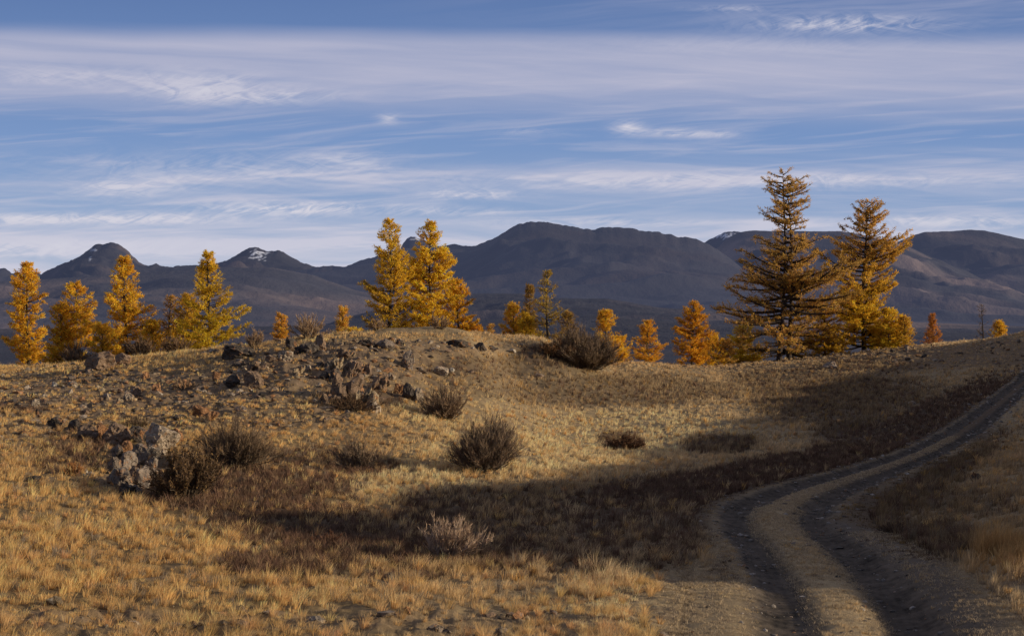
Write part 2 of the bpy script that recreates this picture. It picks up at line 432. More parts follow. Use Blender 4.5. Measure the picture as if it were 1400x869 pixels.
st(layer('mountain_shoulder', SKY_D, 5400, 1700, -30, .030, B1*1.1, B2*2.5, lam=900, amp=.28, skew=-.7, seed=31), 'long brown mountain shoulder sloping down to the right')
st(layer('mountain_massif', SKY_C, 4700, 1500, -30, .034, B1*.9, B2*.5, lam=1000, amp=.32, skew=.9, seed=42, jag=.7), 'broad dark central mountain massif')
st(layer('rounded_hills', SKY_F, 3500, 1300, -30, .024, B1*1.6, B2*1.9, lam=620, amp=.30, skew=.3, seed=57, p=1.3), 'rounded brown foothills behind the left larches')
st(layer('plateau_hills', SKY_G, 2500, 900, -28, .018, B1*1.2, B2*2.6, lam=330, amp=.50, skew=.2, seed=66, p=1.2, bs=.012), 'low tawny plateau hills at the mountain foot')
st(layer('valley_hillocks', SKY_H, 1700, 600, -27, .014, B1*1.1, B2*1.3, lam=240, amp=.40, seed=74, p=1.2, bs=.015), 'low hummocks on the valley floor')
# valley floor
vx = np.linspace(-4200, 4200, 260); vy = np.exp(np.linspace(math.log(330), math.log(8200), 220))
VY, VX = np.meshgrid(vy, vx, indexing='ij')
vz = -27+3*fbm(VX/300, VY/300, 4)-2*sm(400, 330, VY)
vc = B1*1.15*(1+.5*fbm(VX/120, VY/260, 5)[..., None])+np.clip(fbm(VX/300+4, VY/500, 4), 0, 1)[..., None]*B2
v = mesh_obj('valley_floor', np.stack([VX, VY, vz], -1).reshape(-1, 3), [grid_faces(220, 260)], haze_mat('valley_soil_haze', .012, .03), col=vc.reshape(-1, 3), smooth=True)
st(v, 'flat dim valley floor beyond the hill')
# the rest of the plain around and behind the hill
a = np.linspace(0, 2*np.pi, 97)
rg = np.array([430, 900, 2500, 9000.])
PV = np.array([[r*math.sin(t), r*math.cos(t), -34] for r in rg for t in a])
pl = mesh_obj('surrounding_plain', PV, [grid_faces(4, 97)[:, ::-1]], M_ground, col=np.tile(B1*1.2, (len(PV), 1)))
st(pl, 'plain spreading around the hill')

# ------------------------------------------------------------------ mesh builder helpers
class Acc:
    def __init__(s): s.V = []; s.T = []; s.Q = []; s.C = []; s.n = 0
    def add(s, V, tris=None, quads=None, col=(.1, .1, .1)):
        V = np.asarray(V, float).reshape(-1, 3)
        s.V.append(V)
        if tris is not None: s.T.append(np.asarray(tris).reshape(-1, 3)+s.n)
        if quads is not None: s.Q.append(np.asarray(quads).reshape(-1, 4)+s.n)
        c = np.asarray(col, float)
        s.C.append(np.broadcast_to(c, (len(V), 3)) if c.ndim == 1 else c)
        s.n += len(V)
    def build(s, name, mat, parent=None, smooth=False, loc=None):
        fl = []
        if s.T: fl.append(np.concatenate(s.T))
        if s.Q: fl.append(np.concatenate(s.Q))
        return mesh_obj(name, np.concatenate(s.V), fl, mat, parent, np.concatenate(s.C), smooth, loc)

def tube(acc, pts, rad, sides=5, col=(.05, .04, .03)):
    pts = np.asarray(pts, float); n = len(pts)
    d = np.gradient(pts, axis=0); d /= np.linalg.norm(d, axis=1)[:, None]+1e-9
    up = np.where(np.abs(d[:, 2:3]) > .9, [[1., 0, 0]], [[0, 0, 1.]])
    u = np.cross(d, up); u /= np.linalg.norm(u, axis=1)[:, None]+1e-9
    v = np.cross(d, u)
    a = np.arange(sides)/sides*2*np.pi
    rad = np.asarray(rad, float)[:, None, None]
    V = pts[:, None]+rad*(np.cos(a)[None, :, None]*u[:, None]+np.sin(a)[None, :, None]*v[:, None])
    i = np.arange(n-1)[:, None]*sides; j = np.arange(sides)[None]; j2 = (j+1) % sides
    Qd = np.stack([i+j, i+j2, i+sides+j2, i+sides+j], -1).reshape(-1, 4)
    acc.add(V.reshape(-1, 3), quads=Qd, col=col)

def unit(v): return v/(np.linalg.norm(v, axis=-1, keepdims=True)+1e-9)

def shards(acc, Pt, Dr, L, Wd, C, rg):
    """thin pointed diamonds (needle tufts): start point, direction, length, width"""
    n = len(Pt); rnd = unit(rg.normal(size=(n, 3)))
    side = unit(np.cross(Dr, rnd))
    L = np.asarray(L)[:, None]; Wd = np.asarray(Wd)[:, None]
    V = np.stack([Pt, Pt+Dr*L*.45+side*Wd, Pt+Dr*L, Pt+Dr*L*.45-side*Wd], 1)
    Qd = np.arange(n*4).reshape(n, 4)
    acc.add(V.reshape(-1, 3), quads=Qd, col=np.repeat(C, 4, 0))

def ribbons(acc, P0, P1, P2, W0, C, rg):
    """tapering ribbon through three points, arrays (n,3)"""
    n = len(P0); side = unit(np.cross(P2-P0, unit(rg.normal(size=(n, 3)))))
    W0 = np.asarray(W0)[:, None]
    V = np.stack([P0-side*W0, P0+side*W0, P1-side*W0*.7, P1+side*W0*.7, P2], 1).reshape(-1, 3)
    b = np.arange(n)*5
    acc.add(V, tris=np.stack([b+2, b+3, b+4], 1), quads=np.stack([b, b+1, b+3, b+2], 1), col=np.repeat(C, 5, 0))

# ------------------------------------------------------------------ larches
ORANGE = (.90, .51, .045); YELL = (.90, .57, .05); GRN = (.66, .45, .035); DULL = (.66, .38, .09); BRN = (.42, .25, .06); RED = (.62, .26, .05); DARKY = (.60, .38, .04)
def larch(px, top, basey, hw, D, label, col=ORANGE, dens=1.0, prof=None, seed=1, group=None, stems=1, sub=1.0, bvis=1.0, lean=0.0, low=.03, tip=None, ragged=.35, droop0=-.24, upt0=.26, name='larch_tree'):
    rg = np.random.RandomState(seed*77+5)
    X = (px-CX)/F*D
    z0 = hz(X, D)-.08
    H = (CY-top)/F*D-z0
    W = hw/F*D
    root = empty(name, (X, D, z0)); tag(root, label, 'tree', group)
    tr = Acc(); br = Acc(); fo = Acc()
    if prof is None: prof = [(0, .78), (.12, 1), (.35, .88), (.6, .55), (.8, .30), (.93, .12), (1, .02)]
    pa = np.array(prof, float)
    lob = rg.rand(4)*6.28
    bark = np.array((.055, .042, .034))
    for sI in range(stems):
        Hs = H*(1 if sI == 0 else .965)
        off = np.zeros(2) if stems == 1 else np.array([(-.42, .0), (.46, .15)][sI])
        nz = 26; tt = np.linspace(0, 1, nz)
        sway = .012*H*np.stack([np.sin(tt*5+lob[0])-math.sin(lob[0]), np.cos(tt*4+lob[1])-math.cos(lob[1])], 1)
        P_ = np.zeros((nz, 3)); P_[:, 2] = tt*Hs; P_[:, :2] = sway+off*(1-.55*tt[:, None]); P_[:, 0] += lean*tt*H
        r0 = (.0125*H+.02)*(.85 if stems > 1 else 1)
        rad = r0*(1-tt)**.85*(1+.55*np.exp(-tt*28))+.012
        tube(tr, P_, rad, 9, bark*(1+.0*tt[0]))
        nb = int((11*H*1.25+46)*(.55 if stems > 1 else 1)*sub)
        ts = np.sort(low+(1-low)*(1-(1-rg.rand(nb))**1.05))
        az0 = rg.rand()*6.28
        for k in range(nb):
            t = ts[k]
            az = az0+k*2.39996+rg.normal()*.8
            rge = ragged*(1-.65*sm(.70, .88, t))
            lobe = 1+rge*.45*math.sin(az*2+t*9+lob[2])+rge*.4*math.sin(t*23+az+lob[3])
            L = W*np.interp(t, pa[:, 0], pa[:, 1])*max(.25, lobe)*(1-rge*.65*rg.rand()**1.7)*(1.12 if stems > 1 else 1.2)+.15
            base = np.array([np.interp(t, tt, P_[:, i]) for i in range(3)])
            u = np.array([math.cos(az), math.sin(az), 0])
            droop = (droop0+.44*t+rg.normal()*(.20 if stems > 1 else .13)) if L > 1 else .45+rg.normal()*.2
            upt = upt0*(1+.8*rg.rand())
            m = 7; q = np.linspace(0, 1, m)
            z = L*(droop*q+upt*q**2.2)
            side = np.array([-u[1], u[0], 0])*L*.10*rg.normal()
            B = base+u*(L*q)[:, None]+side*(q**2)[:, None]+np.array([0, 0, 1])*z[:, None]
            rb = (.008*L+.011)*(1-q)**.8*bvis+.005
            tube(br, B, rb, 4, bark*(.85+.3*rg.rand()))
            # branchlets
            ns = max(4, int(L*6.0*sub)); s = rg.rand(ns)**.72*.93+.07
            Pb = np.stack([np.interp(s, q, B[:, i]) for i in range(3)], 1)
            sg = np.where(rg.rand(ns) < .5, -1, 1)[:, None]
            lat_ = np.array([-u[1], u[0], 0])
            dr = unit(u*(.55+.4*rg.rand(ns, 1))+lat_*sg*(.35+.8*rg.rand(ns, 1))+np.array([0, 0, 1])*(rg.normal(size=(ns, 1))*.30+.14))
            sl = (L*.30*(1-s*.6)+.14)*(.6+.7*rg.rand(ns))
            mid = Pb+dr*sl[:, None]*.5; end = Pb+dr*sl[:, None]+np.array([0, 0, 1])*(.18*sl)[:, None]
            ribbons(br, Pb, mid, end, np.full(ns, .012*bvis+.004), np.tile(bark*1.1, (ns, 1)), rg)
            # needle tufts on branchlets and outer branch
            nt = np.maximum(2, (sl*62*dens+1.5)).astype(int)
            idx = np.repeat(np.arange(ns), nt); w = rg.rand(len(idx))
            Pn = Pb[idx]+(end-Pb)[idx]*w[:, None]+rg.normal(size=(len(idx), 3))*.035
            Dn = unit(dr[idx]*.7+rg.normal(size=(len(idx), 3))*.62+np.array([0, 0, .28]))
            n2_ = int(L*16*dens)+6; w2 = rg.rand(n2_)**.6
            Pm = np.stack([np.interp(w2, q, B[:, i]) for i in range(3)], 1)+rg.normal(size=(n2_, 3))*.04
            Dm = unit(u*.6+rg.normal(size=(n2_, 3))*.7+np.array([0, 0, .3]))
            Pn = np.vstack([Pn, Pm]); Dn = np.vstack([Dn, Dm]); N = len(Pn)
            bt = (.72+.5*rg.rand())
            cc = np.array(col)*(bt*(.7+.6*rg.rand(N, 1)))*np.array([1, 1, 1])
            cc[:, 1] *= (1+.16*rg.normal(size=N)*.6)
            if tip is not None:
                kk = sm(.25, .75, np.array([t]))[0]*.85
                cc = cc*(1-kk)+np.array(tip)*(bt*(.7+.6*rg.rand(N, 1)))*kk
            dead = rg.rand(N) < .05
            cc[dead] *= .45
            sc = min(1.15, .62+H*.045)
            shards(fo, Pn, Dn, (.11+.14*rg.rand(N))*sc, (.015+.017*rg.rand(N))*sc, np.clip(cc, 0, .95), rg)
    t_o = tr.build('trunk', M_bark, root, smooth=True)
    br.build('branches', M_bark, root)
    fo.build('crown', M_needle, root)
    return root

GL = None
SP = [(0,.45),(.1,.8),(.22,1),(.35,.72),(.5,.9),(.62,.98),(.75,.8),(.9,.4),(1,.04)]
BUSHY = [(0,.9),(.2,1),(.45,.85),(.65,.62),(.8,.42),(.92,.18),(1,.03)]
larch(39,362,503,19,103,'slender orange larch with irregular crown, leftmost of all the trees',seed=1,prof=SP,ragged=.6,low=.05)
larch(103,388,500,27,100,'orange larch right of the leftmost slender tree, pointed crown behind the boulder',seed=2,prof=BUSHY,low=.02,ragged=.4)
larch(85,417,500,17,99,'shorter orange larch leaning against the left side of the second large larch',seed=3,prof=BUSHY,low=.02)
larch(172,353,490,34,97,'tall broad orange larch behind the gap between boulder and stony knoll at left',seed=4,ragged=.55,low=.03,dens=.8)
larch(139,445,494,15,94,'small orange larch at the left foot of the tall broad larch',seed=5,prof=BUSHY)
larch(207,440,489,14,93,'small pointed orange larch at the right foot of the tall broad larch',seed=6)
larch(233,406,483,15,97,'thin nearly bare larch with a few tan needles left of the green tinged tree',seed=7,dens=.35,col=DULL,sub=.8)
larch(257,404,482,20,96,'dull orange larch crowding the left side of the green tinged tree',seed=8,prof=BUSHY,col=(.70,.42,.04))
larch(286,347,478,33,92,'green tinged yellow larch with thin pointed top',seed=9,col=GRN,tip=YELL,dens=.8,prof=[(0,.95),(.15,1),(.35,.85),(.55,.58),(.7,.38),(.85,.15),(1,.02)],ragged=.45)
larch(385,431,472,9,96,'tiny orange larch on the skyline left of the dark crest rocks',seed=10,col=(.82,.44,.06),dens=.8)
larch(470,421,470,8,96,'tiny slim pale orange larch on the skyline between the crest rocks and the tall pair',seed=11,col=(.84,.48,.07),dens=.8)
larch(483,452,470,9,95,'knee high yellow larch sapling beside the slim pale larch',seed=12,col=YELL,prof=BUSHY)
larch(530,303,468,30,110,'left of the tall central pair, yellow larch with dark open lower branches',seed=13,col=DARKY,tip=YELL,dens=.6,ragged=.6,prof=[(0,.95),(.12,1),(.3,.9),(.42,.72),(.62,.72),(.78,.55),(.9,.3),(1,.03)],bvis=1.3)
larch(592,308,470,31,112,'right of the tall central pair, dense golden yellow larch',seed=14,col=YELL,dens=.85,ragged=.45,prof=[(0,.85),(.1,1),(.25,.85),(.45,.8),(.62,.78),(.78,.55),(.9,.3),(1,.03)])
larch(626,384,468,22,114,'dense orange larch tucked behind the right side of the tall golden larch',seed=15,prof=BUSHY,dens=1.2,col=(.86,.48,.04))
larch(651,446,469,11,113,'low orange larch at the right end of the central group',seed=16,prof=BUSHY,col=(.80,.40,.04))
larch(570,452,470,14,109,'low olive larch sapling between the feet of the tall central pair',seed=17,prof=BUSHY,col=(.45,.32,.04))
larch(671,445,468,5,112,'spindly bare sapling just right of the central group',seed=18,col=DULL,dens=.5)
larch(703,416,470,15,109,'small bright orange larch left of the brown open larches',seed=19,prof=BUSHY,dens=1.1)
larch(718,430,470,12,108,'small orange larch squeezed between bright orange one and thin spire',seed=20,prof=BUSHY,col=YELL)
larch(723,391,471,11,113,'thin spire of a larch with sparse brownish needles left of the open tall one',seed=21,col=BRN,dens=.6)
larch(750,372,472,22,108,'tall open olive brown larch with sparse crown behind the big bare shrub',seed=22,col=(.52,.34,.05),dens=.42,sub=.7,ragged=.6,prof=[(0,.9),(.2,1),(.5,.72),(.75,.4),(.9,.14),(1,.02)])
larch(776,428,474,16,107,'faded brown young larch touching the left edge of the big bare shrub',seed=37,col=BRN,dens=.5)
larch(831,427,492,17,113,'narrow orange larch rising behind the right side of the big bare shrub',seed=23,dens=1.2,prof=[(0,1.2),(.2,1.1),(.45,.8),(.7,.5),(.9,.3),(1,.05)],lean=-.02)
larch(848,462,494,11,115,'low orange larch just right of the big bare shrub',seed=24,prof=BUSHY)
larch(885,440,500,18,119,'open orange larch standing alone in the saddle',seed=25,dens=.85,ragged=.5,col=(.88,.44,.04))
larch(946,413,499,21,122,'dense narrow orange larch in the saddle, right of the lone open one',seed=26,prof=BUSHY,dens=1.15,col=(.76,.39,.035))
larch(975,459,499,12,124,'low orange larch beside the dense narrow saddle larch',seed=27,prof=BUSHY)
larch(991,465,499,10,125,'brownish orange sapling halfway between saddle larches and the yellow bush larch',seed=28,prof=BUSHY,col=DULL)
larch(1016,447,493,22,132,'round yellow larch behind the lowest left branches of the giant twin stemmed larch',seed=29,prof=BUSHY,col=YELL,dens=1.2)
BIG = [(0,.6),(.05,1.1),(.10,1.15),(.18,.8),(.25,1.0),(.36,1.12),(.46,.85),(.54,.62),(.60,.75),(.66,.38),(.72,.44),(.80,.56),(.86,.36),(.93,.40),(.98,.28),(1,.08)]
larch(1072,236,489,60,126,'giant twin stemmed larch with sparse brown orange needles and wide dark limbs, tallest tree',seed=30,col=(.60,.35,.085),tip=(.66,.40,.10),dens=.50,prof=BIG,upt0=.12,droop0=-.14,stems=2,ragged=.85,bvis=2.6,low=.03,sub=.68)
larch(1182,277,480,42,129,'second tallest larch with open orange crown right of the giant',seed=31,col=(.82,.50,.04),tip=DULL,dens=.6,ragged=.6,droop0=-.15,bvis=2.0,low=.04,prof=[(0,1),(.1,.95),(.25,.9),(.4,.75),(.55,.85),(.64,.95),(.72,.5),(.85,.5),(.94,.35),(1,.05)],sub=.85)
larch(1128,418,487,24,128,'young orange larch filling the gap between the two tallest larches',seed=32,prof=BUSHY,col=(.72,.42,.04),dens=.8)
larch(1216,424,476,22,127,'golden bushy larch at the right foot of the second tallest larch',seed=33,prof=BUSHY,col=YELL,dens=1.0)
larch(1236,432,472,11,126,'thin leafy sapling at the right end of the tall right group',seed=38,col=(.82,.46,.05),dens=.5)
larch(1275,431,470,11,140,'small rust orange larch on the right skyline',seed=34,col=RED,dens=.8,prof=[(0,1),(.25,.9),(.5,.5),(.6,.2),(1,.05)])
larch(1343,416,466,9,146,'small bare grey larch on the right skyline',seed=35,col=(.26,.18,.13),dens=.05,sub=.35)
larch(1367,440,464,10,143,'tiny bright orange larch, rightmost tree on the skyline',seed=36,prof=BUSHY,dens=1.1)

# ------------------------------------------------------------------ shrubs
def shrub(px, py, hw, hh, label, col=(.10,.075,.055), seed=1, nst=60, lean=0.0, spread=1.0, D=None, leafy=None, up=.0, name='bare_shrub', group=None, th=1.0):
    rg = np.random.RandomState(seed*131+3)
    if D is None: X, D = ground_hit(px, py)
    else: X = (px-CX)/F*D
    W = hw/F*D; H = hh/F*D
    root = empty(name, (X, D, hz(X, D)-.03)); tag(root, label, 'shrub', group)
    st_ = Acc(); tw_ = Acc()
    pxw = D/1407.0
    lp = rg.rand(3)*6.28; hf = rg.rand()*.15+.08
    for k in range(nst):
        az = rg.rand()*6.283; e = rg.rand()**.6
        rad = W*e*spread*(.75+.35*rg.rand()); top = H*(1-.48*e**2.4)*(.50+.55*rg.rand())*(1-up*.2)*(1+hf*math.sin(az*1+lp[0])+.15*math.sin(3*az+lp[1])); rad *= 1+hf*math.sin(az+lp[2])
        b0 = np.array([math.cos(az), math.sin(az), 0])*rg.rand()*W*.28
        q = np.linspace(0, 1, 6)
        wig = np.cumsum(rg.normal(size=(6, 3)), 0)*.032*H; wig[0] = 0
        u = np.array([math.cos(az), math.sin(az), 0])
        B = b0+u*((rad-.0)*q**(.8))[:, None]+np.array([0, 0, 1])*(top*q**.85)[:, None]+np.array([lean*H, 0, 0])*(q**1.5)[:, None]+wig
        c = np.array(col)*(.6+.7*rg.rand())
        tube(st_, B, (.008*th*(1-q)**.6+.3*pxw*.4+.002), 4, c)
        ns = 11
        s = .25+.75*rg.rand(ns); Pb = np.stack([np.interp(s, q, B[:, i]) for i in range(3)], 1)
        dr = unit(unit(B[-1]-B[0])*.8+rg.normal(size=(ns, 3))*.30+np.array([lean*.4, 0, .35]))
        sl = H*(.16+.24*rg.rand(ns))*(1.1-s*.45)
        E1 = Pb+dr*sl[:, None]
        cc = np.array(col)*(.7+.7*rg.rand(ns, 1))*np.array([1.15, 1.05, 1])
        ribbons(tw_, Pb, Pb+dr*sl[:, None]*.5+rg.normal(size=(ns, 3))*.02*H, E1, np.full(ns, pxw*.22*th+.002), cc, rg)
        n2_ = ns*7; ix = rg.randint(0, ns, n2_); w = rg.rand(n2_, 1)
        P2 = Pb[ix]+(E1-Pb)[ix]*w; d2 = unit(dr[ix]*.9+rg.normal(size=(n2_, 3))*.36+np.array([0, 0, .3]))
        s2 = H*(.05+.12*rg.rand(n2_, 1))
        cc = np.array(col)*(.8+1.1*rg.rand(n2_, 1))*np.array([1.4, 1.2, 1.0])
        ribbons(tw_, P2, P2+d2*s2*.5, P2+d2*s2, np.full(n2_, pxw*.11*th+.001), cc, rg)
        if leafy is not None:
            nlf = 30; w = rg.rand(nlf, 1); ix = rg.randint(0, ns, nlf)
            Pl = Pb[ix]+(E1-Pb)[ix]*w
            shards(tw_, Pl, unit(rg.normal(size=(nlf, 3))), np.full(nlf, .09), np.full(nlf, .022), np.array(leafy)*(.6+.8*rg.rand(nlf, 1)), rg)
    st_.build('stems', M_twig, root); tw_.build('twigs', M_twig, root)
    return root
GREY = (.135,.105,.076); DK = (.125,.100,.076); TANW = (.20,.15,.10); REDB = (.085,.045,.03)
shrub(803,505,43,50,'big rounded grey brown shrub on the skyline in front of the central hollow',DK,1,300,leafy=(.11,.07,.03),spread=.95)
shrub(757,488,32,22,'low brown shrub at the left foot of the big rounded skyline shrub',(.10,.06,.035),2,70,leafy=(.13,.07,.03))
shrub(664,644,40,64,'dark dense bare shrub alone in the middle of the golden slope',DK,3,260,lean=.05)
shrub(608,572,28,40,'grey bare shrub below the pale and dark rock trio',GREY,4,150)
shrub(325,640,48,58,'wide grey bare shrub uphill and right of the boulder pile',(.125,.098,.07),5,190,lean=.12)
shrub(252,686,42,68,'tall dark brown shrub covering the right side of the boulder pile',(.09,.066,.045),6,110,leafy=(.12,.07,.03),lean=.06)
shrub(490,641,27,38,'small dark bare shrub left of the dense middle shrub',DK,7,60)
shrub(610,764,42,64,'pale grey bare shrub with upright twigs in the shaded hollow',(.24,.195,.155),8,60,lean=.15,up=.5,th=1.2)
shrub(486,562,40,22,'low dark brush right under the jagged rock crag',(.075,.052,.034),9,60)
shrub(420,480,26,32,'straw coloured brush behind the dark crest rocks',TANW,10,40,D=78,up=.5)
shrub(347,492,12,26,'tan upright twigs on the crest beside the long dark slab',TANW,11,26,D=76,up=.5)
shrub(252,536,16,18,'sparse straw tuft shrub above the pale orange stone',TANW,12,26)
shrub(105,500,17,28,'grey leafless bush between second larch and the crest boulder',GREY,13,60,D=93)
shrub(192,496,22,28,'grey brown bush under the tall broad orange larch',(.11,.08,.055),14,70,D=90)
shrub(240,484,20,24,'grey brown bush under the thin nearly bare larch',(.12,.085,.055),15,60,D=88)
shrub(850,615,26,18,'low rounded russet bush out on the pale golden slope',(.10,.06,.038),16,90,leafy=(.12,.065,.035))
shrub(190,585,17,20,'grey tuft shrub directly above the white patched boulder',(.14,.11,.075),17,45)
shrub(100,650,13,18,'rusty wiry weed in the shade left of the boulder pile',(.22,.12,.05),18,22)
shrub(600,468,16,20,'tan brush on the crest under the tall central pair',TANW,19,30,D=82,up=.4)
shrub(515,468,12,18,'thin tan brush at the skyline left of the tall central pair',TANW,20,24,D=80,up=.4)
shrub(1225,728,20,16,'low brown bush in the heath right of the track bend',(.10,.07,.05),21,60)
shrub(445,745,26,18,'low russet brush in the dark heath left of the pale shrub',REDB,22,50)

# ------------------------------------------------------------------ rocks
def rock_mat():
    m, t = new_mat('lichen_rock')
    out = t.n('ShaderNodeOutputMaterial'); at = t.n('ShaderNodeVertexColor', layer_name='Col')
    tc = t.n('ShaderNodeNewGeometry')
    f = t.noise(tc.outputs['Position'], 5, 8, .7)
    k = (f-.5)*1.6+1.0
    col = t.mix(1.0, at.outputs[0], t.vec(k, k, k), 'MULTIPLY')
    lm = t.smooth(t.noise(tc.outputs['Position'], 3.2, 5, .65, .4), .55, .63)
    col = t.mix(lm*.7, col, (.36, .17, .07))
    wm = t.smooth(t.noise(tc.outputs['Position'], 4.4, 6, .7), .60, .66)
    col = t.mix(wm*.4, col, (.42, .38, .34))
    vo = t.n('ShaderNodeTexVoronoi', feature='DISTANCE_TO_EDGE'); vo.inputs['Scale'].default_value = 2.6
    wv = t.n('ShaderNodeTexNoise'); wv.inputs['Scale'].default_value = 3; t.t.links.new(tc.outputs['Position'], wv.inputs['Vector'])
    ad = t.n('ShaderNodeVectorMath', operation='MULTIPLY_ADD'); t.t.links.new(wv.outputs['Color'], ad.inputs[0]); ad.inputs[1].default_value = (.5, .5, .5); t.t.links.new(tc.outputs['Position'], ad.inputs[2])
    t.t.links.new(ad.outputs[0], vo.inputs['Vector'])
    ck = t.smooth(E(t, vo.outputs['Distance']), .0, .035)
    kk = ck*.42+.58
    col = t.mix(1.0, col, t.vec(kk, kk, kk), 'MULTIPLY')
    cr = t.noise(tc.outputs['Position'], 2.6, 9, .75, 1.2)+ck*.35
    b = t.n('ShaderNodeBsdfPrincipled'); t.set(b.inputs['Base Color'], col); b.inputs['Roughness'].default_value = .9
    b.inputs['Specular IOR Level'].default_value = .15
    bn = t.n('ShaderNodeBump'); bn.inputs['Distance'].default_value = .12; bn.inputs['Strength'].default_value = 1
    t.set(bn.inputs['Height'], cr); t.t.links.new(bn.outputs[0], b.inputs['Normal'])
    t.t.links.new(b.outputs[0], out.inputs[0])
    return m
M_rock = rock_mat()
def ico(n):
    import bmesh
    bm = bmesh.new(); bmesh.ops.create_icosphere(bm, subdivisions=n, radius=1)
    V = np.array([v.co[:] for v in bm.verts]); Fc = np.array([[v.index for v in f.verts] for f in bm.faces])
    bm.free(); return V, Fc
ICO = {n: ico(n) for n in (2, 3, 4)}
def rock_mesh(rg, w, d, h, lv=3, blocky=1.0, round_=0.0):
    V, Fc = ICO[lv]; V = V.copy()
    npl = 13 if not round_ else 5
    for _ in range(npl):
        n = unit(rg.normal(size=3)); lim = (.50+.32*rg.rand()) if not round_ else .86
        dd = np.maximum(0, V@n-lim); V -= dd[:, None]*n
    s1 = rg.rand()*50
    if not round_:
        rd_ = ridged(V[:, 0]*1.9+V[:, 1]*.8+s1, V[:, 2]*2.3-V[:, 1]+s1, 4, .6)-.6
        V = V*(1+.30*rd_)[:, None]
    V *= (1+(.16*blocky)*fbm(V[:, 0]*1.7+s1, V[:, 1]*1.7+V[:, 2]*1.3, 3)+.05*fbm(V[:, 0]*5+s1, V[:, 2]*5+V[:, 1]*3, 2))[:, None]
    V -= (V.max(0)+V.min(0))/2; V /= (V.max(0)-V.min(0))
    return V*np.array([w, d, h]), Fc
ROCKCOL = {'grey': (.24,.188,.145), 'brown': (.22,.148,.098), 'dark': (.085,.068,.055), 'pale': (.33,.26,.19), 'orange': (.30,.155,.075), 'white': (.46,.41,.34), 'tan': (.32,.24,.15)}
def rock(px, py, w, h, colr, label, seed, cat='rock', round_=0, lv=4, name='rock', group=None, D=None, tilt=0, sink=.30):
    rg = np.random.RandomState(seed*17+1)
    if D is None: X, D = ground_hit(px, py)
    else: X = (px-CX)/F*D
    ww = w/F*D; hh = h/F*D
    if label and 'crag' in label or label and 'outcrop' in label:
        vs, fs, n0 = [], [], 0
        for q in range(9):
            k = .30+.45*rg.rand()
            Vq, Fq = rock_mesh(rg, ww*k*.7, ww*k*.8, hh*(1+sink)*k*1.25, 3)
            c_, s_ = math.cos(-.35+.3*rg.normal()), math.sin(-.35+.3*rg.normal()); Vq = Vq@np.array([[c_, 0, s_], [0, 1, 0], [-s_, 0, c_]])
            ox = rg.uniform(-.5, .5)
            Vq = Vq+np.array([ox*ww*.75, rg.uniform(-.35, .35)*ww, hh*((1-abs(ox)*1.3)*rg.uniform(-.45, .38)-.08)])
            vs.append(Vq); fs.append(Fq+n0); n0 += len(Vq)
        V = np.concatenate(vs); Fc = np.concatenate(fs)
    else:
        pile = 145 < px < 215 and 610 < py < 690; ww *= .95 if pile else 1.0; hh *= 1.15 if pile else 1.05; sink = .15 if pile else sink; V, Fc = rock_mesh(rg, ww, ww*(.75+.4*rg.rand()), hh*(1+sink), lv, round_=round_)
    if tilt:
        c, s = math.cos(tilt), math.sin(tilt); V = V@np.array([[c, 0, s], [0, 1, 0], [-s, 0, c]])
    c = np.array(ROCKCOL[colr])*(.85+.3*rg.rand())
    o = mesh_obj(name, V, [Fc], M_rock, col=np.tile(c, (len(V), 1)), smooth=bool(round_), loc=(X, D, hz(X, D)+hh*(.5-sink*.5)-.02))
    if label: tag(o, label, cat, group)
    return o
